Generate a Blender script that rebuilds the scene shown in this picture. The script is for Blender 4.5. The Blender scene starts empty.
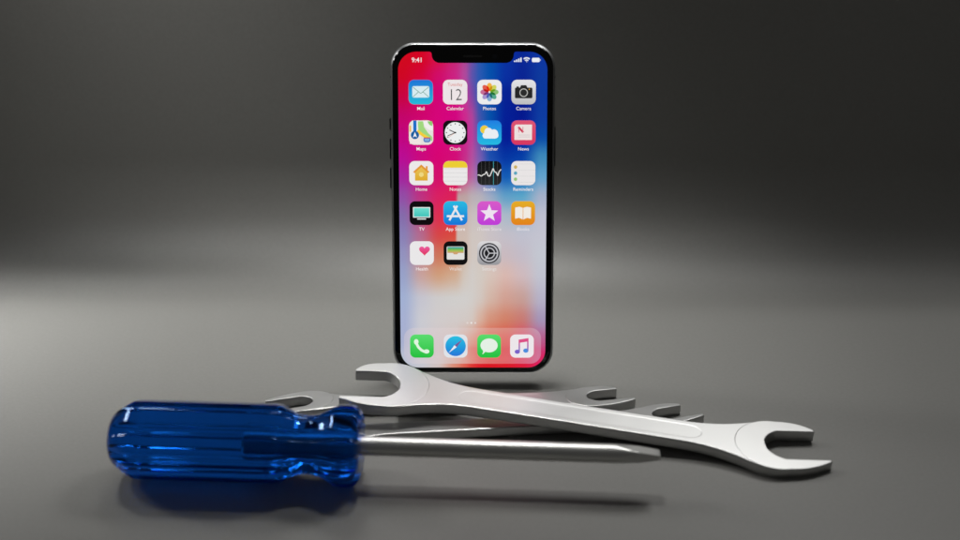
import bpy, bmesh, math, random
from mathutils import Vector, Matrix
from math import radians as rd, sin, cos, pi
MM = 0.001
scene = bpy.context.scene

# ------------------------------------------------------------------ camera, world, lamps, exposure
cam_d = bpy.data.cameras.new('camera'); cam = bpy.data.objects.new('camera', cam_d)
scene.collection.objects.link(cam); scene.camera = cam
cam_d.sensor_width = 36; cam_d.lens = 50; cam_d.clip_start = 0.01; cam_d.clip_end = 50
cam.location = (0, -0.514, 0.294); cam.rotation_euler = (rd(90 - 25.0), 0, 0)
cam_d.dof.use_dof = True; cam_d.dof.focus_distance = 0.578; cam_d.dof.aperture_fstop = 6.0

w = bpy.data.worlds.new('World'); scene.world = w; w.use_nodes = True
w.node_tree.nodes['Background'].inputs[0].default_value = (1.0, 0.99, 0.97, 1)
w.node_tree.nodes['Background'].inputs[1].default_value = 0.05

def area(name, loc, target, sx, sy, power, col=(1, 1, 1), spread=180):
    l = bpy.data.lights.new(name, 'AREA'); l.shape = 'RECTANGLE'; l.size = sx; l.size_y = sy
    l.energy = power; l.color = col; l.spread = rd(spread)
    o = bpy.data.objects.new(name, l); scene.collection.objects.link(o)
    o.location = loc
    o.rotation_euler = (Vector(target) - Vector(loc)).to_track_quat('-Z', 'Y').to_euler()
    return o
WARM = (1, 0.995, 0.975)
area('key_lamp', (0.0, 0.165, 0.58), (0.0, 0.06, 0.0), 0.06, 0.06, 0.115, WARM, 38)
area('left_lamp', (-0.60, 0.25, 0.50), (-0.43, 0.08, 0.0), 0.10, 0.10, 1.05, WARM)
area('left_lamp', (-0.60, 0.20, 0.30), (-0.43, 0.08, 0.0), 0.08, 0.08, 0.60, WARM)
area('left_lamp', (-0.46, 0.20, 0.30), (-0.335, 0.08, 0.0), 0.08, 0.08, 0.20, WARM, 44)
area('left_lamp', (-0.30, 0.25, 0.50), (-0.216, 0.08, 0.0), 0.08, 0.08, 0.14, WARM, 40)
area('right_lamp', (0.22, 0.25, 0.50), (0.17, 0.04, 0.0), 0.12, 0.12, 0.95, WARM)
area('right_lamp', (0.35, 0.25, 0.50), (0.245, 0.06, 0.0), 0.12, 0.12, 0.30, WARM)
area('rear_lamp', (-0.10, 0.30, 0.40), (0.0, 0.05, 0.0), 0.10, 0.10, 0.27, WARM)
area('backdrop_lamp', (-0.30, 0.0, 0.60), (-0.15, 0.18, 0.18), 0.15, 0.15, 0.135, WARM, 34)
area('backdrop_lamp', (0.0, 0.0, 0.60), (0.0, 0.18, 0.18), 0.15, 0.15, 0.022, WARM, 50)
area('backdrop_lamp', (0.32, 0.0, 0.60), (0.24, 0.18, 0.16), 0.15, 0.15, 0.022, WARM, 50)

scene.view_settings.view_transform = 'Standard'; scene.view_settings.look = 'None'
scene.view_settings.exposure = 0.0; scene.view_settings.gamma = 1.0
scene.cycles.caustics_refractive = False; scene.cycles.max_bounces = 16; scene.cycles.transmission_bounces = 12

# ------------------------------------------------------------------ helpers
def link(o, parent=None):
    scene.collection.objects.link(o)
    if parent: o.parent = parent
    return o
def tag(o, label=None, cat=None, group=None, kind=None):
    if label: o['label'] = label
    if cat: o['category'] = cat
    if group: o['group'] = group
    if kind: o['kind'] = kind
    return o
def empty(name, mat): 
    o = bpy.data.objects.new(name, None); o.empty_display_size = 0.02; link(o); o.matrix_world = mat; return o
def finish(name, bm, mat, parent=None, sharp=None, smooth=None):
    me = bpy.data.meshes.new(name); bm.normal_update()
    if sharp is not None:      # creases at corners and round every flat face
        for e in bm.edges:
            if len(e.link_faces) == 2 and (e.calc_face_angle(0) > rd(sharp) or e.link_faces[0].smooth != e.link_faces[1].smooth): e.smooth = False
    bm.to_mesh(me); bm.free()
    if mat: me.materials.append(mat)
    return link(bpy.data.objects.new(name, me), parent)
def lin(c):
    return tuple(((x / 255) / 12.92 if x / 255 <= 0.04045 else ((x / 255 + 0.055) / 1.055) ** 2.4) for x in c)

# ------------------------------------------------------------------ materials
def newmat(name):
    m = bpy.data.materials.new(name); m.use_nodes = True
    nt = m.node_tree; return m, nt, nt.nodes['Principled BSDF']
def noise_bump(nt, b, scale, strength, dist=0.0001, vec=None, stretch=None):
    tc = nt.nodes.new('ShaderNodeTexCoord'); n = nt.nodes.new('ShaderNodeTexNoise')
    mp = nt.nodes.new('ShaderNodeMapping'); nt.links.new(tc.outputs['Object'], mp.inputs[0])
    if stretch: mp.inputs['Scale'].default_value = stretch
    nt.links.new(mp.outputs[0], n.inputs['Vector']); n.inputs['Scale'].default_value = scale
    n.inputs['Detail'].default_value = 4
    bp = nt.nodes.new('ShaderNodeBump'); bp.inputs['Strength'].default_value = strength
    bp.inputs['Distance'].default_value = dist
    nt.links.new(n.outputs['Fac'], bp.inputs['Height']); nt.links.new(bp.outputs[0], b.inputs['Normal'])
    return n

def mat_floor():
    m, nt, b = newmat('grey_backdrop_paint')
    n = noise_bump(nt, b, 900, 0.12, 0.0002)
    tc = nt.nodes.new('ShaderNodeTexCoord'); n2 = nt.nodes.new('ShaderNodeTexNoise')
    n2.inputs['Scale'].default_value = 700; n2.inputs['Detail'].default_value = 3
    nt.links.new(tc.outputs['Object'], n2.inputs['Vector'])
    cr = nt.nodes.new('ShaderNodeValToRGB'); cr.color_ramp.elements[0].color = (0.168, 0.166, 0.156, 1)
    cr.color_ramp.elements[1].color = (0.205, 0.203, 0.191, 1)
    nt.links.new(n2.outputs['Fac'], cr.inputs[0]); nt.links.new(cr.outputs[0], b.inputs['Base Color'])
    b.inputs['Roughness'].default_value = 0.5; b.inputs['Specular IOR Level'].default_value = 0.5
    return m
def mat_metal(name, col, rough, streak=0.05):
    m, nt, b = newmat(name)
    b.inputs['Metallic'].default_value = 1; b.inputs['Base Color'].default_value = (*col, 1)
    n = noise_bump(nt, b, 260, streak, 0.0001, stretch=(0.6, 4, 4))
    mr = nt.nodes.new('ShaderNodeMapRange'); mr.inputs['To Min'].default_value = rough - 0.05
    mr.inputs['To Max'].default_value = rough + 0.05
    n3 = nt.nodes.new('ShaderNodeTexNoise'); n3.inputs['Scale'].default_value = 90; n3.inputs['Detail'].default_value = 6
    tc = nt.nodes.new('ShaderNodeTexCoord'); nt.links.new(tc.outputs['Object'], n3.inputs['Vector'])
    nt.links.new(n3.outputs['Fac'], mr.inputs[0]); nt.links.new(mr.outputs[0], b.inputs['Roughness'])
    return m
def mat_plain(name, col, rough, metallic=0, spec=0.5):
    m, nt, b = newmat(name); b.inputs['Base Color'].default_value = (*col, 1)
    b.inputs['Roughness'].default_value = rough; b.inputs['Metallic'].default_value = metallic
    b.inputs['Specular IOR Level'].default_value = spec
    return m
def mat_display():
    m, nt, b = newmat('lit_display')
    a = nt.nodes.new('ShaderNodeAttribute'); a.attribute_name = 'Col'
    b.inputs['Base Color'].default_value = (0.005, 0.005, 0.005, 1)
    b.inputs['Roughness'].default_value = 0.12; b.inputs['Specular IOR Level'].default_value = 0.3
    nt.links.new(a.outputs['Color'], b.inputs['Emission Color']); b.inputs['Emission Strength'].default_value = 1.0
    return m
def mat_glass():
    m, nt, b = newmat('clear_blue_acetate')
    b.inputs['Base Color'].default_value = (0.004, 0.12, 0.69, 1)
    b.inputs['Transmission Weight'].default_value = 1.0; b.inputs['Roughness'].default_value = 0.06
    b.inputs['IOR'].default_value = 1.5; b.inputs['Specular Tint'].default_value = (0.12, 0.42, 1.0, 1); b.inputs['Specular IOR Level'].default_value = 0.4
    return m
M_floor = mat_floor(); M_steel = mat_metal('satin_chrome_steel', (0.52, 0.52, 0.515), 0.41)
M_shaft = mat_metal('nickel_shaft_steel', (0.66, 0.66, 0.64), 0.40, 0.02)
M_disp = mat_display(); M_glass = mat_glass()
M_band = mat_metal('phone_band_steel', (0.27, 0.275, 0.28), 0.42, 0.0)
M_black = mat_plain('black_front_glass', (0.003, 0.003, 0.003), 0.08, 0, 0.35)
M_btn = mat_plain('dark_steel_button', (0.03, 0.03, 0.032), 0.3, 1)
M_seam = mat_plain('antenna_seam', (0.02, 0.02, 0.02), 0.5)

# ------------------------------------------------------------------ backdrop sweep (floor + cove + wall in one sheet)
def backdrop():
    bm = bmesh.new(); prof = [(-1.2, 0), (-0.6, 0), (-0.2, 0)]
    y0, R, A, H = 0.077, 0.057, 88, 0.15
    prof += [(y0 - 0.05, 0)]
    for i in range(0, 41):
        a = rd(A) * i / 40
        prof.append((y0 + R * sin(a), R * (1 - cos(a))))
    ye, ze = prof[-1]; k = (H - ze) / sin(rd(A)); prof.append((ye + k * cos(rd(A)), H))
    rows = []
    for (y, z) in prof: rows.append([bm.verts.new((x, y, z)) for x in (-1.6, 1.6)])
    for a, b in zip(rows, rows[1:]):
        f = bm.faces.new((a[0], a[1], b[1], b[0])); f.smooth = True
    tag(finish('floor', bm, M_floor), 'seamless dark grey studio floor curving up into the backdrop', 'floor', kind='structure')
backdrop()

# ------------------------------------------------------------------ open-ended wrenches
def offset_loop(pts, d):
    n = len(pts); out = []
    for i in range(n):
        p0, p1, p2 = Vector(pts[i - 1]), Vector(pts[i]), Vector(pts[(i + 1) % n])
        a = (p1 - p0).normalized(); b = (p2 - p1).normalized()
        na = Vector((-a.y, a.x)); nb = Vector((-b.y, b.x))
        m = (na + nb)
        if m.length < 1e-6: m = na
        m.normalize(); k = 1 / max(0.5, m.dot(na))
        out.append(p1 + m * d * k)
    return out           # CCW loops move inwards for d > 0
def slab(name, loop, half, cham, mat, parent, panel=None, pdepth=0.25):
    """a plate from a CCW outline, with rounded edges and optional recessed panels top and bottom"""
    bm = bmesh.new()
    steps = [(cham * (1 - cos(a)), half - cham * (1 - sin(a))) for a in [i * pi / 8 for i in range(5)]]
    rings = []
    seq = [(d, -z) for d, z in reversed(steps)] + steps
    for d, z in seq:
        rings.append([bm.verts.new((p[0] * MM, p[1] * MM, z * MM)) for p in (offset_loop(loop, d) if d > 1e-9 else loop)])
    n = len(loop)
    for r0, r1 in zip(rings, rings[1:]):
        for i in range(n):
            f = bm.faces.new((r0[i], r0[(i + 1) % n], r1[(i + 1) % n], r1[i])); f.smooth = True
    def cap(ring, z, up):
        if not panel:
            f = bm.faces.new(ring if up else list(reversed(ring))); f.smooth = False; return
        s = 1 if up else -1
        P1 = [bm.verts.new((p[0] * MM, p[1] * MM, z * MM)) for p in panel]
        P2 = [bm.verts.new((p[0] * MM, p[1] * MM, (z - s * pdepth) * MM)) for p in offset_loop(panel, 0.4)]
        m = len(panel); edges = []
        for i in range(m):
            edges.append(bm.edges.new((P1[i], P1[(i + 1) % m])))
        for i in range(n): edges.append(bm.edges.get((ring[i], ring[(i + 1) % n])))
        g = bmesh.ops.triangle_fill(bm, edges=edges, use_beauty=True, normal=(0, 0, s))
        for f in g['geom']:
            if isinstance(f, bmesh.types.BMFace): f.smooth = False
        for i in range(m):
            q = (P1[i], P1[(i + 1) % m], P2[(i + 1) % m], P2[i])
            bm.faces.new(q if up else tuple(reversed(q))).smooth = False
        bm.faces.new(P2 if up else list(reversed(P2))).smooth = False
    cap(rings[-1], half, True); cap(rings[0], -half, False)
    bmesh.ops.recalc_face_normals(bm, faces=bm.faces)
    return finish(name, bm, mat, parent, sharp=38)
def bez(p0, p1, p2, n):
    return [tuple((1 - t) ** 2 * a + 2 * t * (1 - t) * b + t * t * c for a, b, c in zip(p0, p1, p2)) for t in [i / n for i in range(1, n)]]
def head_loop(R, WF, S, tp, tm, throat=0.22):
    """jaw outline in its own frame: opening along +u; tp / tm = reach of the +v / -v jaw"""
    L = []
    a0 = rd(78)
    top = (R * cos(a0), R * WF * sin(a0)); bot = (R * cos(a0), -R * WF * sin(a0))
    tipw = 0.085 * R if R > 14 else 0.12 * R
    for i in range(0, 41):
        a = a0 + (2 * pi - 2 * a0) * i / 40
        L.append((R * cos(a), R * WF * sin(a)))
    L += bez(bot, (R * 0.72, -R * WF * 0.99), (tm, -S - tipw), 10)
    L += [(tm, -S - tipw), (tm, -S)]
    L += [(R * 0.16, -S)]
    L += bez((R * 0.16, -S), (-throat * R * 0.55, -S * 0.80), (-throat * R, -S * 0.30), 7)
    L += [(-throat * R, -S * 0.30), (-throat * R * 1.06, 0), (-throat * R, S * 0.30)]
    L += bez((-throat * R, S * 0.30), (-throat * R * 0.55, S * 0.80), (R * 0.16, S), 7)
    L += [(R * 0.16, S)]
    L += [(tp, S), (tp, S + tipw)]
    L += list(reversed(bez(top, (R * 0.72, R * WF * 0.99), (tp, S + tipw), 10)))
    return L
def wrench(label, c, yaw, tilt, roll, L, R, WF, al, S, tipsR, tipsL, hw, t, group, flare=1.0, alL=None):
    a = Vector((cos(yaw) * cos(tilt), sin(yaw) * cos(tilt), sin(tilt))); h = Vector((-sin(yaw), cos(yaw), 0))
    n = a.cross(h); b = h * cos(roll) + n * sin(roll); n = a.cross(b)
    m = Matrix((a, b, n)).transposed().to_4x4()
    # c is the centre of the TOP surface; the empty sits at the centre of the bottom surface
    m.translation = (Vector(c) - n * t) * MM
    root = empty('wrench', m); tag(root, label, 'wrench', group)
    def up(o): o.location = (0, 0, t / 2 * MM)
    # handle: flares smoothly into both heads
    N = 60; x1 = L / 2 - 0.30 * R; top = []
    for i in range(N + 1):
        x = -x1 + 2 * x1 * i / N
        e = (abs(x) - (L / 2 - 2.3 * R)) / (1.75 * R); e = max(0, min(1.1, e))
        wd = hw + (R * WF * 0.84 - hw) * (e ** 2.1) * flare
        wd += 0.06 * hw * (abs(x) / x1)
        top.append((x, wd))
    loop = [(x, -y) for x, y in top] + [(x, y) for x, y in reversed(top)]
    px = L / 2 - 2.15 * R; pr = hw * 0.66; panel = []
    for i in range(17): a_ = -pi / 2 + pi * i / 16; panel.append((px + pr * 1.3 * cos(a_), pr * sin(a_)))
    for i in range(17): a_ = pi / 2 + pi * i / 16; panel.append((-px + pr * 1.3 * cos(a_), pr * sin(a_)))
    up(slab('handle', loop, t / 2 - 0.15, min(0.75, t * 0.16), M_steel, root, panel, 0.045))
    for s, (tp, tm), aa in ((1, tipsR, al), (-1, tipsL, al if alL is None else alL)):
        lp = head_loop(R, WF, S, tp, tm)
        ca, sa = cos(aa), sin(aa); out = []
        for u, v in lp:
            out.append((s * (L / 2 + u * ca - v * sa), s * (u * sa + v * ca)))
        up(slab('jaw', out, t / 2, 0.5 if R > 14 else 0.35, M_steel, root))
    return root
G = 'open-ended wrenches in a loose pile'
wrench('large satin steel wrench lying across the top of the pile, right jaw on the floor',
       (40.37, -44.67, 10.4), rd(-11.4), rd(-3.5), rd(3.6), 158.8, 16.3, 1.0, rd(12.5), 9.2, (18.0, 20.5), (20.8, 15.2), 7.0, 5.0, G)
wrench('smaller steel wrench under the pile, its left jaw showing just above the blue handle',
       (-12.7, -23.0, 4.9), rd(1.8), 0, rd(-3.2), 122.3, 12.0, 0.75, rd(9), 4.6, (11.6, 16.8), (15.5, 16.4), 4.5, 4.4, G, 1.0, rd(17))
wrench('smaller steel wrench underneath, between the screwdriver shaft and the large wrench',
       (8.25, -42.5, 4.9), rd(5.4), 0, rd(-3.2), 133.4, 11.6, 0.77, rd(12), 4.8, (12.0, 17.5), (15.5, 17.0), 4.6, 4.4, G)

# ------------------------------------------------------------------ screwdriver
def screwdriver():
    p0 = Vector((-142.5, -72.4, 16.0)); p1 = Vector((68.4, -84.3, 16.0)); ax = (p1 - p0); Ltot = ax.length; ax.normalize()
    h = Vector((0, 0, 1)); bb = h.cross(ax).normalized(); hh = ax.cross(bb)
    m = Matrix((ax, bb, hh)).transposed().to_4x4(); m.translation = Vector((p0.x, p0.y, 0)) * MM
    root = empty('screwdriver', m)
    tag(root, 'flat-blade screwdriver with a see-through blue handle and a long round steel shaft, nearest the camera', 'screwdriver')
    Z = 16.0
    # profile: (x, radius, flute depth 0..1)
    P = [(0.0, 6.5, 0), (0.15, 8.2, 0), (0.9, 9.7, 0), (2.2, 11.0, .1), (4.0, 12.2, .3), (6.0, 13.5, .7), (8.0, 14.7, 1), (8.8, 15.15, 1), (9.8, 15.35, 1)]
    P += [(x, 15.4, 1) for x in (14, 22, 30, 38, 46, 52, 58)]
    P += [(63, 15.4, 1), (65.5, 15.2, 1), (67.5, 14.3, .95), (69.5, 13.0, .7), (72, 11.9, .45), (75, 11.3, .35), (78, 11.4, .35), (81, 12.1, .5), (84, 13.5, .8), (86.5, 15.0, 1.0), (88, 15.7, 1.1), (90, 16.0, 1.15), (92.5, 16.0, 1.2), (94.3, 15.6, 1.2), (95.7, 14.6, 1.15), (96.6, 13.2, 1.0), (97.1, 11.5, .8), (97.3, 9.5, .5), (97.3, 4.2, 0)]
    K = 8; SEG = 30
    bm = bmesh.new(); rings = []
    def shape(ph, r, d):
        # flats with small concave grooves between them
        q = (ph * K / (2 * pi)) % 1.0            # 0..1 within a lobe, groove centred on 0
        g = min(q, 1 - q)                        # distance from the groove
        gw = 0.24; h = (0.5 - gw) * 2 * pi / K; loc = (0.5 - g) * 2 * pi / K
        flat = cos(h) / cos(min(loc, h)); k = min(1, d)
        rr = r * (1 - k + k * flat)
        if g < gw: rr -= d * r * 0.15 * math.sqrt(max(0, 1 - (g / gw) ** 2))
        return rr
    for x, r, d in P:
        ring = []
        for i in range(K * SEG):
            ph = 2 * pi * i / (K * SEG); rr = shape(ph + rd(2), r, d)
            ring.append(bm.verts.new((x * MM, rr * cos(ph) * MM, (Z + rr * sin(ph)) * MM)))
        rings.append(ring)
    n = K * SEG
    for r0, r1 in zip(rings, rings[1:]):
        for i in range(n):
            bm.faces.new((r0[i], r0[(i + 1) % n], r1[(i + 1) % n], r1[i])).smooth = True
    bm.faces.new(rings[0]); bm.faces.new(list(reversed(rings[-1])))
    bmesh.ops.recalc_face_normals(bm, faces=bm.faces)
    finish('handle', bm, M_glass, root, sharp=24)
    # shaft: round bar, set 45 mm deep in the handle, ground to a flat blade
    bm = bmesh.new(); rings = []; n = 40; r = 3.75
    prof = [(52, .3, .3), (52, 3.0, 3.0), (52.6, 3.6, 3.6), (54, r, r), (70, r, r), (97.4, r, r), (150, r, r), (192, r, r), (194.5, r * .98, r)]
    for i in range(1, 9): prof.append((194.5 + (Ltot - 194.8) * i / 8, r * .98 - (r * .98 - 0.95) * (i / 8) ** 0.9, r - 0.95 * i / 8))
    prof.append((Ltot, .80, 2.65))
    rot = rd(-8)
    for x, a, b in prof:
        ring = []
        for i in range(n):
            ph = 2 * pi * i / n
            y = min(max(r * 1.0 * cos(ph), -b), b); z = r * sin(ph)
            z = min(max(z, -a), a)
            if x < 54: y = b * cos(ph); z = a * sin(ph)
            Y = y * cos(rot) - z * sin(rot); Zz = y * sin(rot) + z * cos(rot)
            ring.append(bm.verts.new((x * MM, Y * MM, (Z + Zz) * MM)))
        rings.append(ring)
    for r0, r1 in zip(rings, rings[1:]):
        for i in range(n): bm.faces.new((r0[i], r0[(i + 1) % n], r1[(i + 1) % n], r1[i])).smooth = True
    bm.faces.new(rings[0]); bm.faces.new(list(reversed(rings[-1])))
    bmesh.ops.recalc_face_normals(bm, faces=bm.faces)
    finish('shaft', bm, M_shaft, root, sharp=22)
screwdriver()

# ------------------------------------------------------------------ phone
LEAN = rd(16.1)
PW, PH, PT, PR = 69.9, 142.6, 7.7, 10.2
pu = Vector((1, 0, 0)); pv = Vector((0, sin(LEAN), cos(LEAN))); pn = pu.cross(pv)      # pn points to the camera
pm = Matrix((pu, pv, pn)).transposed().to_4x4()
pm.translation = Vector((-3.06, 14.19, 75.47)) * MM
phone = empty('smartphone', pm)
# stand the empty at the phone's base while its parts stay put
base_shift = Vector((0, -PH / 2 * MM, -PT / 2 * MM))
phone.matrix_world = pm @ Matrix.Translation(base_shift)
OFF = -base_shift
tag(phone, 'smartphone standing upright with its colourful home screen lit, behind the tools', 'smartphone')
def rrect(w_, h_, r_, n=12, cx=0, cy=0):
    out = []
    for qx, qy, a0 in ((1, 1, 0), (-1, 1, 90), (-1, -1, 180), (1, -1, 270)):
        for i in range(n + 1):
            a = rd(a0 + 90 * i / n)
            out.append((cx + qx * (w_ / 2 - r_) + r_ * cos(a), cy + qy * (h_ / 2 - r_) + r_ * sin(a)))
    return out
def stack(name, rings, mat, parent, smooth=True, caps=(True, True)):
    bm = bmesh.new(); R_ = []
    for ins, z in rings:
        R_.append([bm.verts.new((x * MM + OFF.x, y * MM + OFF.y, z * MM + OFF.z)) for x, y in rrect(PW - 2 * ins, PH - 2 * ins, PR - ins * .9)])
    n = len(R_[0])
    for a, b in zip(R_, R_[1:]):
        for i in range(n): bm.faces.new((a[i], a[(i + 1) % n], b[(i + 1) % n], b[i])).smooth = smooth
    if caps[0]: bm.faces.new(list(reversed(R_[0])))
    if caps[1]: bm.faces.new(R_[-1])
    bmesh.ops.recalc_face_normals(bm, faces=bm.faces)
    return finish(name, bm, mat, parent, sharp=30)
# z = 0 is the front face, the body reaches back to -PT
stack('frame', [(1.3, -7.45), (.75, -7.0), (.3, -6.2), (.06, -5.2), (0, -3.85), (.06, -2.5), (.30, -1.5), (.62, -.85), (.95, -.55)], M_band, phone)
stack('front_glass', [(1.02, -.75), (1.02, -.42), (1.22, -.18), (1.65, -.04), (2.2, 0)], M_black, phone)
stack('back_glass', [(2.2, -PT), (1.5, -7.62), (1.35, -7.47), (1.5, -7.3)], M_black, phone)
def box_part(name, x0, x1, y0, y1, z0, z1, mat, bev=0.25):
    bm = bmesh.new(); bmesh.ops.create_cube(bm, size=1)
    for v in bm.verts:
        v.co = Vector(((x0 + (v.co.x + .5) * (x1 - x0)) * MM + OFF.x, (y0 + (v.co.y + .5) * (y1 - y0)) * MM + OFF.y, (z0 + (v.co.z + .5) * (z1 - z0)) * MM + OFF.z))
    bmesh.ops.bevel(bm, geom=bm.edges[:], offset=bev * MM, segments=3, affect='EDGES')
    for f in bm.faces: f.smooth = True
    return finish(name, bm, mat, phone, sharp=30)
for y0, y1 in ((34.5, 39.5), (22.0, 31.0), (9.5, 18.5)):
    box_part('side_button', -PW / 2 - .55, -PW / 2 + .8, y0, y1, -5.0, -2.7, M_btn)
box_part('side_button', PW / 2 - .8, PW / 2 + .35, 19, 36, -5.0, -2.7, M_btn)
for sx in (-1, 1):
    x0, x1 = sorted((sx * (PW / 2 - .3), sx * (PW / 2 + .012)))
    box_part('antenna_seam', x0, x1, 56.5, 57.4, -6.0, -1.8, M_seam, 0.004)

# ---- display pieces: thin sheets with their own colours
def sheet(name, polys, parent):
    """polys: list of (points, z in mm, colour or function(x,y)->rgb 0..255)"""
    bm = bmesh.new(); cl = bm.loops.layers.float_color.new('Col')
    for pts, z, col in polys:
        f = bm.faces.new([bm.verts.new((x * MM + OFF.x, y * MM + OFF.y, z * MM + OFF.z)) for x, y in pts])
        f.normal_update()
        if f.normal.z < 0: f.normal_flip()
        for l in f.loops:
            x = (l.vert.co.x - OFF.x) / MM; y = (l.vert.co.y - OFF.y) / MM
            c = lin(col(x, y) if callable(col) else col); l[cl] = (*c, 1)
    return finish(name, bm, M_disp, parent)
# wallpaper colours: (x px, y px, rgb) read off as positions on the glass, turned into millimetres
WX = [403, 420, 438, 455, 465, 472, 480, 490, 506, 523, 541]
WP = {58: [(213, 5, 30), (218, 0, 35), (218, 15, 75), (200, 40, 120), (180, 70, 150), (110, 80, 170), (40, 90, 180), (0, 80, 175), (5, 50, 165), (5, 38, 150), (10, 55, 165)],
 75: [(212, 2, 35), (216, 0, 58), (214, 8, 108), (208, 35, 135), (185, 75, 160), (95, 85, 175), (40, 90, 182), (0, 82, 175), (5, 48, 165), (5, 35, 150), (10, 58, 160)],
 92: [(205, 0, 62), (213, 0, 90), (214, 0, 122), (214, 10, 130), (200, 60, 155), (125, 72, 168), (42, 90, 182), (0, 80, 172), (3, 32, 150), (3, 28, 145), (8, 58, 160)],
 115: [(200, 0, 108), (211, 0, 112), (219, 0, 124), (215, 0, 130), (212, 40, 145), (180, 68, 158), (60, 86, 176), (0, 82, 174), (0, 30, 153), (0, 22, 145), (10, 60, 165)],
 135: [(198, 0, 130), (212, 0, 126), (223, 0, 125), (216, 8, 132), (206, 38, 146), (192, 62, 158), (90, 86, 176), (12, 72, 172), (0, 24, 150), (0, 34, 156), (5, 75, 170)],
 155: [(190, 8, 150), (208, 4, 130), (220, 0, 118), (216, 8, 122), (204, 42, 140), (184, 80, 162), (120, 92, 180), (28, 80, 178), (0, 52, 165), (0, 62, 170), (62, 140, 190)],
 175: [(168, 34, 160), (200, 20, 135), (216, 12, 108), (218, 22, 105), (206, 75, 140), (186, 105, 165), (140, 120, 188), (75, 110, 190), (14, 92, 185), (35, 110, 190), (100, 165, 208)],
 195: [(150, 78, 170), (194, 50, 132), (223, 30, 100), (224, 32, 90), (192, 165, 165), (190, 178, 184), (185, 180, 190), (160, 174, 200), (98, 162, 204), (90, 168, 205), (168, 180, 205)],
 215: [(136, 110, 175), (190, 80, 132), (226, 46, 82), (228, 52, 72), (206, 182, 176), (205, 194, 194), (206, 196, 198), (204, 195, 200), (175, 190, 205), (170, 190, 208), (195, 196, 212)],
 235: [(140, 130, 185), (184, 108, 145), (220, 70, 72), (220, 76, 62), (210, 190, 180), (212, 202, 196), (212, 202, 198), (206, 198, 202), (200, 195, 205), (196, 196, 210), (200, 200, 213)],
 255: [(150, 150, 195), (194, 135, 150), (210, 118, 90), (211, 134, 98), (213, 192, 176), (213, 203, 197), (214, 204, 198), (211, 197, 197), (206, 190, 196), (200, 192, 204), (200, 204, 214)],
 275: [(155, 165, 205), (205, 165, 160), (212, 160, 126), (213, 174, 146), (214, 202, 192), (214, 208, 204), (215, 206, 198), (219, 200, 190), (222, 188, 180), (212, 190, 194), (198, 200, 213)],
 300: [(165, 180, 215), (202, 201, 212), (211, 208, 208), (213, 211, 209), (214, 211, 209), (214, 209, 205), (215, 203, 196), (216, 186, 172), (214, 164, 150), (203, 162, 154), (186, 182, 204)],
 322: [(170, 180, 215), (207, 207, 214), (214, 208, 208), (215, 207, 205), (215, 206, 202), (216, 203, 196), (220, 180, 162), (217, 150, 126), (214, 131, 106), (205, 124, 116), (168, 152, 188)],
 345: [(172, 180, 212), (205, 205, 213), (212, 200, 202), (216, 196, 190), (220, 170, 155), (224, 145, 122), (226, 112, 86), (228, 84, 62), (228, 70, 60), (224, 60, 96), (190, 90, 140)],
 362: [(190, 195, 212), (203, 203, 212), (214, 198, 196), (222, 140, 118), (225, 95, 78), (225, 52, 48), (224, 22, 36), (224, 10, 28), (224, 8, 32), (224, 10, 52), (220, 25, 95)]}
WY = sorted(WP)
def interp1(keys, x):
    if x <= keys[0]: return 0, 0.0
    for i in range(len(keys) - 1):
        if x <= keys[i + 1]: return i, (x - keys[i]) / (keys[i + 1] - keys[i])
    return len(keys) - 2, 1.0
def wall(x, y):
    X = 472.9 + x * (2.365 + (y / 67) * 0.030); Y = 210.5 - y * 2.362
    i, s = interp1(WX, X); j, t = interp1(WY, Y)
    if 3 <= i <= 3 and 185 < Y < 268:          # the crisp vertical fold of the wallpaper
        e = 457.0 - (Y - 185) * 0.02; k = (X - e) / 3.0 + .5; k = max(0, min(1, k))
        wgt = max(0, min(1, (Y - 180) / 16)) * max(0, min(1, (268 - Y) / 22)); s = s * (1 - wgt) + k * wgt
    s = s * s * (3 - 2 * s) * .5 + s * .5; G_ = 0.975; t = t * .5 + t * t * (3 - 2 * t) * .5
    a, b = WP[WY[j]], WP[WY[j + 1]]
    return tuple(G_ * ((a[i][c] * (1 - s) + a[i + 1][c] * s) * (1 - t) + (b[i][c] * (1 - s) + b[i + 1][c] * s) * t) for c in range(3))
SW, SH = 62.9, 135.9
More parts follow.
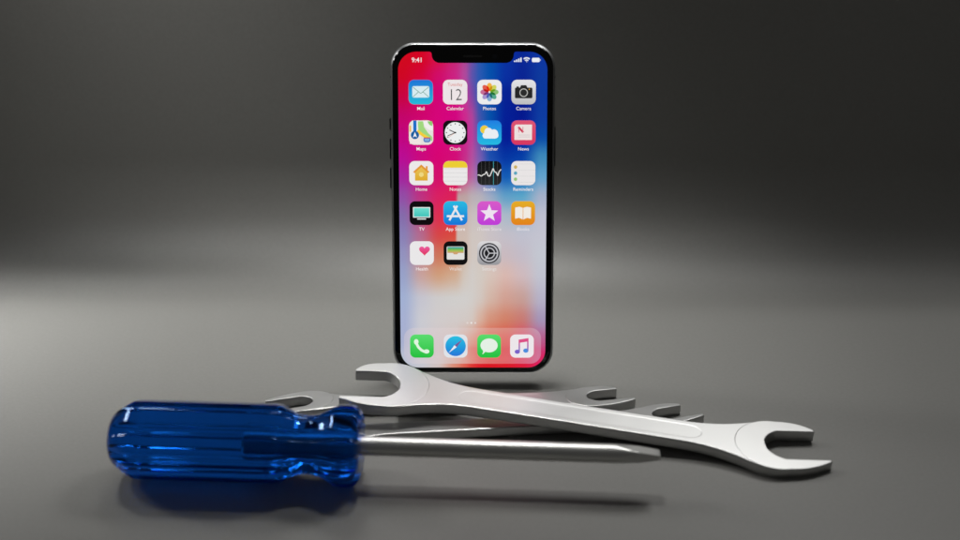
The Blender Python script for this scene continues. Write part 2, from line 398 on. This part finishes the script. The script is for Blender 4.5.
def screen():
    hw, hh, r = SW / 2, SH / 2, 7.6
    cy = -0.55
    pts = rrect(SW, SH, r, 12, 0, cy); ytop = cy + hh
    # insert the notch into the top edge (between the first quarter arc's end and the second's start)
    nb = 62.75; nw = 17.3; nr = 3.4; sr = 1.0
    notch = []
    for i in range(7): a = rd(90 + 90 * i / 6); notch.append((nw + sr + sr * cos(a), ytop - sr + sr * sin(a)))
    for i in range(9): a = rd(0 - 90 * i / 8); notch.append((nw - nr + nr * cos(a), nb + nr + nr * sin(a)))
    left = [(-x, y) for x, y in reversed(notch)]
    pts = pts[:13] + notch + left + pts[13:]
    bm = bmesh.new(); bm.faces.new([bm.verts.new((x, y, 0)) for x, y in pts])
    x = -hw + 1
    while x < hw:
        bmesh.ops.bisect_plane(bm, geom=bm.faces[:] + bm.edges[:] + bm.verts[:], plane_co=(x, 0, 0), plane_no=(1, 0, 0)); x += 1.25 if abs(x + 7) > 3 else .4
    y = cy - hh + 1
    while y < cy + hh:
        bmesh.ops.bisect_plane(bm, geom=bm.faces[:] + bm.edges[:] + bm.verts[:], plane_co=(0, y, 0), plane_no=(0, 1, 0)); y += 2.0
    cl = bm.loops.layers.float_color.new('Col')
    for f in bm.faces:
        for l in f.loops: l[cl] = (*lin(wall(l.vert.co.x, l.vert.co.y)), 1)
    for v in bm.verts: v.co = Vector((v.co.x * MM + OFF.x, v.co.y * MM + OFF.y, 0.05 * MM + OFF.z))
    for f in bm.faces:
        f.normal_update()
        if f.normal.z < 0: f.normal_flip()
    return finish('screen', bm, M_disp, phone)
scr = screen()
def dock():
    pts = rrect(59.6, 15.9, 4.6, 10, -0.2, -58.85)
    bm = bmesh.new(); bm.faces.new([bm.verts.new((x, y, 0)) for x, y in pts])
    for k in range(-29, 30, 2): bmesh.ops.bisect_plane(bm, geom=bm.faces[:] + bm.edges[:] + bm.verts[:], plane_co=(k, 0, 0), plane_no=(1, 0, 0))
    for k in range(-66, -51, 2): bmesh.ops.bisect_plane(bm, geom=bm.faces[:] + bm.edges[:] + bm.verts[:], plane_co=(0, k, 0), plane_no=(0, 1, 0))
    cl = bm.loops.layers.float_color.new('Col')
    for f in bm.faces:
        for l in f.loops:
            c = wall(l.vert.co.x, max(-60, l.vert.co.y)); l[cl] = (*lin(tuple(v * .66 + 226 * .34 * k for v, k in zip(c, (1, .93, .94)))), 1)
    for v in bm.verts: v.co = Vector((v.co.x * MM + OFF.x, v.co.y * MM + OFF.y, 0.12 * MM + OFF.z))
    for f in bm.faces:
        f.normal_update()
        if f.normal.z < 0: f.normal_flip()
    return finish('dock_tray', bm, M_disp, scr)
dock()

def text_mesh(name, s, cx, cy, size, z, col, parent, align='CENTER', xs=1.0, bold=0.0):
    cu = bpy.data.curves.new(name, 'FONT'); cu.body = s; cu.size = size; cu.align_x = align; cu.align_y = 'CENTER'; cu.offset = bold
    cu.resolution_u = 3
    to = bpy.data.objects.new('tmp', cu); scene.collection.objects.link(to)
    dg = bpy.context.evaluated_depsgraph_get(); me = bpy.data.meshes.new_from_object(to.evaluated_get(dg))
    bpy.data.objects.remove(to); bpy.data.curves.remove(cu)
    me.name = name
    for v in me.vertices: v.co = Vector(((cx + v.co.x * xs) * MM + OFF.x, (cy + v.co.y) * MM + OFF.y, z * MM + OFF.z))
    at = me.color_attributes.new('Col', 'FLOAT_COLOR', 'CORNER'); c = lin(col)
    for d in at.data: d.color = (*c, 1)
    me.materials.clear(); me.materials.append(M_disp)
    return link(bpy.data.objects.new(name, me), parent)
def circ(cx, cy, r, n=28, ry=None): return [(cx + r * cos(2 * pi * i / n), cy + (ry or r) * sin(2 * pi * i / n)) for i in range(n)]
def line(x0, y0, x1, y1, w_):
    d = Vector((x1 - x0, y1 - y0)).normalized(); n = Vector((-d.y, d.x)) * w_ / 2
    return [(x0 + n.x, y0 + n.y), (x1 + n.x, y1 + n.y), (x1 - n.x, y1 - n.y), (x0 - n.x, y0 - n.y)]
def ring(cx, cy, r0, r1, a0=0, a1=360, n=40):
    """ring sector as quads"""
    out = []
    for i in range(n):
        a, b = rd(a0 + (a1 - a0) * i / n), rd(a0 + (a1 - a0) * (i + 1) / n)
        out.append([(cx + r0 * cos(a), cy + r0 * sin(a)), (cx + r1 * cos(a), cy + r1 * sin(a)), (cx + r1 * cos(b), cy + r1 * sin(b)), (cx + r0 * cos(b), cy + r0 * sin(b))])
    return out
def rbox(x0, y0, x1, y1, r): return rrect(x1 - x0, y1 - y0, r, 4, (x0 + x1) / 2, (y0 + y1) / 2)
def grad(y0, c0, y1, c1):
    def f(x, y):
        t = max(0, min(1, (y - y0) / (y1 - y0))); return tuple(a * (1 - t) + b * t for a, b in zip(c0, c1))
    return f
IW = 10.3
def clip_icon(pts, h=None):
    """keep points inside the icon square (centred on 0,0)"""
    h = h or IW / 2 - .05
    return [(max(-h, min(h, x)), max(-h, min(h, y))) for x, y in pts]
def icon(cx, cy, base, polys, caption=None, ccol=(245, 240, 240), inner=None):
    """base: colour or gradient over local y; polys: (pts, colour, layer) in local mm"""
    bc = (lambda x, y: base(x - cx, y - cy)) if callable(base) else base
    plate = sheet('app_icon', [(rrect(IW, IW, 2.35, 8, cx, cy), 0.18, bc)], scr)
    if polys:
        ps = []
        for i, (p, c, lay) in enumerate(polys):
            cc = (lambda x, y, c=c: c(x - cx, y - cy)) if callable(c) else c
            ps.append(([(x + cx, y + cy) for x, y in p], 0.24 + 0.025 * lay, cc))
        sheet('icon_symbol', ps, plate)
    if caption:
        text_mesh('icon_caption', caption, cx, cy - 6.95, 2.0, 0.15, ccol, plate, bold=0.006)
    return plate
CX = [-21.95, -7.45, 7.05, 21.5]; RY = [50.6, 33.55, 16.35, -0.8, -18.1]; DY = -58.95
W = (232, 232, 234)
# row 1
icon(CX[0], RY[0], grad(-5, (35, 185, 215), 5, (30, 115, 215)), [
    (rbox(-3.6, -2.3, 3.6, 2.5, .6), (215, 235, 240), 0)] + [(line(*l, .28), (120, 165, 150), 1) for l in ((-3.3, 2.1, 0, -.6), (3.3, 2.1, 0, -.6), (-3.3, -2.0, -.9, .1), (3.3, -2.0, .9, .1))], 'Mail')
p = icon(CX[1], RY[0], (236, 228, 230), [], 'Calendar')
text_mesh('icon_symbol', 'Tuesday', CX[1], RY[0] + 3.15, 1.9, .26, (215, 120, 110), p)
text_mesh('icon_symbol', '12', CX[1], RY[0] - 1.35, 6.9, .26, (45, 50, 52), p, xs=.9, bold=-0.09)
pet = []
cols = [(240, 165, 30), (200, 205, 60), (120, 180, 90), (50, 150, 120), (110, 160, 205), (150, 130, 200), (190, 80, 130), (222, 60, 40)]
for i in range(8):
    a = rd(90 - 45 * i); c_ = cols[i]
    pts = [(0 + (2.15 + 1.75 * cos(t)) * cos(a) - 1.15 * sin(t) * sin(a), (2.15 + 1.75 * cos(t)) * sin(a) + 1.15 * sin(t) * cos(a)) for t in [2 * pi * k / 18 for k in range(18)]]
    pet.append((pts, tuple(v * .82 + 235 * .18 for v in c_), i * .4))
for i in range(8):
    a = rd(90 - 45 * i - 22.5); c_ = tuple((cols[i][k] * cols[(i + 1) % 8][k]) / 235 for k in range(3))
    pts = [((1.55 + 1.15 * cos(t)) * cos(a) - .5 * sin(t) * sin(a), (1.55 + 1.15 * cos(t)) * sin(a) + .5 * sin(t) * cos(a)) for t in [2 * pi * k / 14 for k in range(14)]]
    pet.append((pts, c_, 4))
pet.append((circ(0, 0, .35, 12), (235, 235, 225), 5))
icon(CX[2], RY[0], (235, 235, 236), pet, 'Photos')
icon(CX[3], RY[0], grad(-5, (190, 190, 192), 5, (228, 228, 230)), [
    (rbox(-3.7, -2.6, 3.7, 1.9, .5), (38, 38, 38), 0), ([(-1.7, 1.7), (-1.1, 2.9), (1.1, 2.9), (1.7, 1.7)], (38, 38, 38), 0), (rbox(-3.0, 1.8, -2.0, 2.4, .2), (38, 38, 38), .4),
    (circ(0, -.25, 1.75), (205, 205, 200), 1), (circ(0, -.25, 1.45), (42, 42, 42), 2), (circ(2.35, 1.2, .25, 10), (225, 170, 60), 1)], 'Camera')
# row 2
h_ = IW / 2
mp = [(rbox(-5.0, -5.0, -.2, .4, .1), (238, 228, 225), 0), (rbox(-4.9, .3, -4.2, 3, .2), (240, 180, 90), 1)]
mp += [([(-1.5, 5.0), (1.0, 5.0), (1.2, 2.5), (3.0, -.2), (5.0, -1.8), (5.0, -3.6), (2.0, -2.2), (-1.0, .6)], (160, 215, 125), .5)]
mp += [(q, (240, 238, 236), 1) for q in ring(5.1, 5.1, 2.4, 4.2, 180, 270, 14)] + [(q, (140, 205, 110), 1) for q in ring(5.1, 5.1, .3, 2.3, 180, 270, 10)]
mp += [([(-1.2, 1.3), (0.6, -.2), (3.8, -2.2), (3.0, -3.3), (-1.0, -.6), (-1.9, .4)], (245, 205, 60), 1.5)]
mp += [([(-3.3, 5.1), (-1.9, 5.1), (-1.9, -1), (-3.3, -1)], (25, 110, 200), 2), ([(-3.8, 5.1), (-3.4, 5.1), (-3.4, 0), (-3.8, 0)], (235, 240, 245), 1.2), ([(-1.8, 5.1), (-1.3, 5.1), (-1.3, 0), (-1.8, 0)], (235, 240, 245), 1.2)]
mp += [(circ(-2.6, -1.0, 1.75), (20, 95, 160), 3), ([(-2.6, .3), (-1.75, -2.0), (-2.6, -1.5), (-3.45, -2.0)], (240, 240, 242), 4)]
mp += [(rbox(1.0, -4.1, 4.0, -2.0, .9), (60, 110, 190), 3), (rbox(1.4, -3.6, 3.6, -2.5, .4), (130, 170, 215), 3.6), (rbox(1.1, -2.35, 3.9, -2.0, .1), (215, 70, 80), 4)]
icon(CX[0], RY[1], (228, 226, 220), [(clip_icon(p_, 4.75 if max(abs(x) for x, y in p_) > 4.8 and max(abs(y) for x, y in p_) > 4.8 else None), c_, l_) for p_, c_, l_ in mp], 'Maps')
ck = [(circ(0, 0, 4.45, 40), (235, 238, 238), 0)]
for i in range(12):
    a = rd(30 * i); ck.append((line(3.45 * cos(a), 3.45 * sin(a), 3.95 * cos(a), 3.95 * sin(a), .42), (70, 70, 70), 1))
ck += [(line(.4, -.15, -2.5, 1.15, .38), (30, 30, 30), 2), (line(.5, .2, -3.2, -1.35, .32), (30, 30, 30), 2), (line(.0, .0, -2.9, -2.1, .12), (225, 120, 60), 1.5), (circ(0, 0, .35, 10), (30, 30, 30), 3)]
icon(CX[1], RY[1], (18, 10, 16), ck, 'Clock')
cw = [(circ(-2.1, 1.3, 1.75), (235, 205, 60), 0)]
WC = (232, 238, 242)
for c_ in ((-.4, .3, 1.75), (1.9, -.35, 1.75), (-1.6, -1.2, 1.3), (2.5, -1.1, 1.35)): cw.append((circ(*c_), WC, 1 + .2 * abs(c_[0])))
cw.append((rbox(-1.7, -2.5, 2.6, 0, .3), WC, 2))
icon(CX[2], RY[1], grad(-5, (35, 185, 225), 5, (30, 125, 225)), cw, 'Weather')
icon(CX[3], RY[1], grad(-5, (215, 55, 95), 5, (220, 85, 115)), [
    (rbox(-3.85, -3.1, 3.6, 3.4, .15), (236, 224, 222), 0), (line(-2.2, 2.4, -.1, .1, .85), (205, 45, 80), 1), (line(-2.0, 2.4, -2.0, .1, .3), (215, 110, 130), 1.5), (line(-.25, 2.4, -.25, .1, .3), (215, 110, 130), 1.5),
    (rbox(-2.2, -1.2, 2.9, -.85, .1), (215, 205, 205), 1), (rbox(-2.2, -2.0, 2.9, -1.65, .1), (215, 205, 205), 1), ([(-3.85, 3.4), (-3.2, 3.4), (-3.85, 2.7)], (215, 65, 100), 2)], 'News')
# row 3
icon(CX[0], RY[2], (236, 232, 232), [
    ([(-3.5, .55), (0, 3.7), (3.5, .55), (2.9, .0), (0, 2.6), (-2.9, .0)], (226, 150, 50), 1), ([(-2.7, -3.2), (-2.7, .6), (0, 2.95), (2.7, .6), (2.7, -3.2)], grad(-3, (222, 168, 40), 2.5, (232, 195, 90)), 0),
    ([(1.9, 1.6), (2.7, 1.0), (2.7, 3.0), (1.9, 3.0)], (226, 150, 50), .5), (circ(0, -.6, 1.0), (236, 215, 130), 2)], 'Home')
icon(CX[1], RY[2], (234, 232, 232), [([(-5.1, 2.3), (5.1, 2.3), (5.1, 3.0), (4.95, 3.8), (4.4, 4.6), (3.6, 5.0), (2.8, 5.12), (-2.8, 5.12), (-3.6, 5.0), (-4.4, 4.6), (-4.95, 3.8), (-5.1, 3.0)], (235, 205, 50), 0)] +
    [(line(-5.0, y_, 5.0, y_, .16), (205, 205, 205), 0) for y_ in (1.9, .1, -1.7, -3.4)], 'Notes')
sp = [(-5.0, -.8), (-4.2, -.8), (-3.4, -1.3), (-2.6, -.6), (-1.9, -.5), (-1.2, .7), (-.6, -1.1), (0.2, -1.3), (1.0, .5), (1.6, 2.0), (2.2, .6), (2.9, .3), (3.6, -1.1), (4.2, .8), (5.0, 1.6)]
icon(CX[2], RY[2], grad(-5, (38, 38, 40), 5, (14, 14, 16)), [(line(k, -5.0, k, 5.0, .12), (80, 80, 82), 0) for k in (-3.4, -1.7, 0, 3.4)] + [(line(1.75, -5.0, 1.75, 5.1, .22), (70, 170, 180), 1)] +
    [(line(*sp[i], *sp[i + 1], .42), (225, 225, 222), 2 + .2 * (i % 2)) for i in range(len(sp) - 1)], 'Stocks')
icon(CX[3], RY[2], (232, 228, 228), [(circ(-3.3, y_, .75, 16), c_, 0) for y_, c_ in ((2.6, (205, 175, 100)), (0, (90, 165, 190)), (-2.6, (150, 195, 120)))] + [(line(-2.0, y_, 5.0, y_, .12), (205, 205, 205), 0) for y_ in (3.9, 1.3, -1.3, -3.9)], 'Reminders')
# row 4
icon(CX[0], RY[3], (12, 8, 12), [(rbox(-3.7, -1.9, 3.7, 2.6, .2), (225, 232, 230), 0), (rbox(-3.3, -1.5, 3.3, 2.2, .1), grad(-1.5, (60, 195, 185), 2.2, (110, 220, 205)), 1), (rbox(-1.9, -2.75, 1.9, -2.25, .1), (215, 225, 222), 0)], 'TV')
icon(CX[1], RY[3], grad(-5, (20, 115, 215), 5, (40, 185, 225)), [(line(.75, 3.2, -2.6, -3.1, .85), W, 0), (line(-.75, 3.2, 2.8, -3.1, .85), W, 1), (line(-3.7, -1.3, 1.4, -1.3, .85), W, 2), (line(2.1, -1.3, 3.7, -1.3, .85), W, 3)], 'App Store')
star = [(4.0 * cos(rd(90 + 36 * i)) * (1 if i % 2 == 0 else .42), -.1 + 4.0 * sin(rd(90 + 36 * i)) * (1 if i % 2 == 0 else .42)) for i in range(10)]
icon(CX[2], RY[3], grad(-5, (190, 60, 215), 5, (215, 90, 200)), [(star, (238, 225, 240), 0)], 'iTunes Store', (228, 222, 226))
def page(s): return [(s * .12, 2.3), (s * 1.6, 2.75), (s * 3.4, 2.4), (s * 3.4, -2.4), (s * 1.7, -2.0), (s * .12, -2.7)]
icon(CX[3], RY[3], grad(-5, (226, 130, 25), 5, (228, 172, 40)), [(page(-1), (240, 234, 226), 0), (page(1), (240, 234, 226), 0)], 'iBooks', (230, 226, 232))
# row 5
ht = []
for k in range(32):
    t = 2 * pi * k / 32; ht.append((1.15 + 2.35 / 16 * 16 * sin(t) ** 3, 1.2 + 2.3 / 16 * (13 * cos(t) - 5 * cos(2 * t) - 2 * cos(3 * t) - cos(4 * t))))
icon(CX[0], RY[4], (233, 231, 232), [(ht, grad(-1.3, (222, 45, 85), 3.2, (235, 95, 165)), 0)], 'Health')
icon(CX[1], RY[4], (14, 13, 14), [(rbox(-3.8, -2.8, 3.8, 2.9, .5), (225, 224, 220), 0), (rbox(-3.5, 2.0, 3.5, 2.7, .2), (70, 165, 150), 1), (rbox(-3.5, 1.3, 3.5, 2.0, .1), (110, 185, 90), 2), (rbox(-3.5, .6, 3.5, 1.3, .1), (170, 185, 80), 3), (rbox(-3.5, .1, 3.5, .6, .1), (205, 160, 110), 4),
    ([(-1.2, .12), (-.7, -.5), (.7, -.5), (1.2, .12)], (205, 160, 110), 5)], 'Wallet', (228, 218, 212))
sg = [(circ(0, 0, 4.45, 40), (52, 52, 58), 0), (circ(0, 0, 3.85, 40), (195, 195, 200), 1), (circ(0, 0, 3.3, 40), (48, 48, 54), 2), (circ(0, 0, 2.45, 40), (192, 192, 196), 3), (circ(0, 0, 2.0, 36), (30, 30, 34), 4)]
for a in (0, 120, 240): sg.append((line(0, 0, 3.4 * cos(rd(a)), 3.4 * sin(rd(a)), .42), (195, 195, 200), 5 + a / 200))
icon(CX[2], RY[4], grad(-5, (150, 150, 155), 5, (218, 216, 218)), sg, 'Settings', (226, 222, 220))
# dock icons
ph_ = []
arc = [(-2.45, 2.35), (-2.3, 1.0), (-1.5, -.5), (-.3, -1.7), (1.0, -2.4), (2.3, -2.6)]
for i in range(len(arc) - 1): ph_.append((line(*arc[i], *arc[i + 1], 1.15), (222, 245, 222), .3 * i))
for (x_, y_) in arc[1:-1]: ph_.append((circ(x_, y_, .575, 14), (222, 245, 222), 2))
ph_ += [(circ(-2.45, 1.9, 1.0, 18, 1.25), (222, 245, 222), 3), (circ(2.0, -2.35, 1.25, 18, .95), (222, 245, 222), 3)]
icon(CX[0] - .25, DY, grad(-5, (30, 190, 60), 5, (90, 220, 110)), ph_)
sf = [(circ(0, 0, 4.45, 36), grad(-4, (30, 120, 215), 4, (40, 190, 225)), 0), ([(3.0, 3.0), (.45, -.45), (-.45, .45)], (120, 90, 150), 1), ([(-3.0, -3.0), (.45, -.45), (-.45, .45)], (232, 236, 240), 1)]
icon(CX[1] - .1, DY, (222, 226, 232), sf)
icon(CX[2] - .05, DY, grad(-5, (25, 190, 60), 5, (90, 220, 110)), [(circ(0, .3, 3.75, 32, 3.1), (228, 240, 228), 0), ([(-2.9, -1.4), (-1.4, -2.3), (-2.6, -3.5), (-3.0, -3.45), (-2.5, -2.6)], (228, 240, 228), 1)])
mc = grad(-3.5, (90, 120, 220), 3.3, (225, 75, 130))
icon(CX[3] - .2, DY, (236, 230, 234), [(circ(-2.0, -2.5, 1.15, 18, .95), (120, 95, 200), 0), (circ(1.7, -2.0, 1.15, 18, .95), (70, 140, 220), 0), (line(-1.15, -2.4, -1.15, 2.9, .6), mc, 1), (line(2.55, -1.9, 2.55, 3.2, .6), mc, 1.3),
    ([(-1.45, 2.9), (2.85, 3.6), (2.85, 2.1), (-1.45, 1.4)], (220, 80, 135), 2)])
# status bar and page dots
text_mesh('clock_readout', '9:41', -23.4, 63.9, 2.75, .12, (240, 225, 228), scr, bold=0.05)
SB = (225, 230, 240)
sheet('signal_bars', [(rbox(17.35 + i * .88, 63.15, 17.95 + i * .88, 63.75 + i * .42, .1), .12, SB) for i in range(4)], scr)
wf = [(q, .12, SB) for q in ring(22.7, 63.0, 1.55, 2.15, 48, 132, 12)] + [(q, .12, SB) for q in ring(22.7, 63.0, .7, 1.25, 48, 132, 10)] + [([(22.7, 63.0), (23.0, 63.4), (22.4, 63.4)], .12, SB)]
sheet('wifi_symbol', wf, scr)
sheet('battery_symbol', [(rbox(24.9, 63.1, 28.2, 64.9, .5), .12, (235, 238, 245)), (rbox(28.35, 63.7, 28.6, 64.3, .08), .12, SB)], scr)
for k in (-1, 0, 1): sheet('page_dot', [(circ(-.7 + k * 1.7, -48.7, .42, 12), .12, (236, 230, 228) if k == 0 else (224, 214, 210))], scr)
# notch pieces
bm = bmesh.new(); bm.faces.new([bm.verts.new((x * MM + OFF.x, y * MM + OFF.y, .03 * MM + OFF.z)) for x, y in rbox(-4.0, 65.1, 4.0, 66.0, .44)])
finish('earpiece_slot', bm, mat_plain('earpiece_mesh', (.02, .02, .02), .6), phone)
bm = bmesh.new(); bm.faces.new([bm.verts.new((x * MM + OFF.x, y * MM + OFF.y, .03 * MM + OFF.z)) for x, y in circ(9.3, 65.4, 1.05, 24)])
finish('front_camera', bm, mat_plain('lens_glass', (.004, .006, .012), .05), phone)
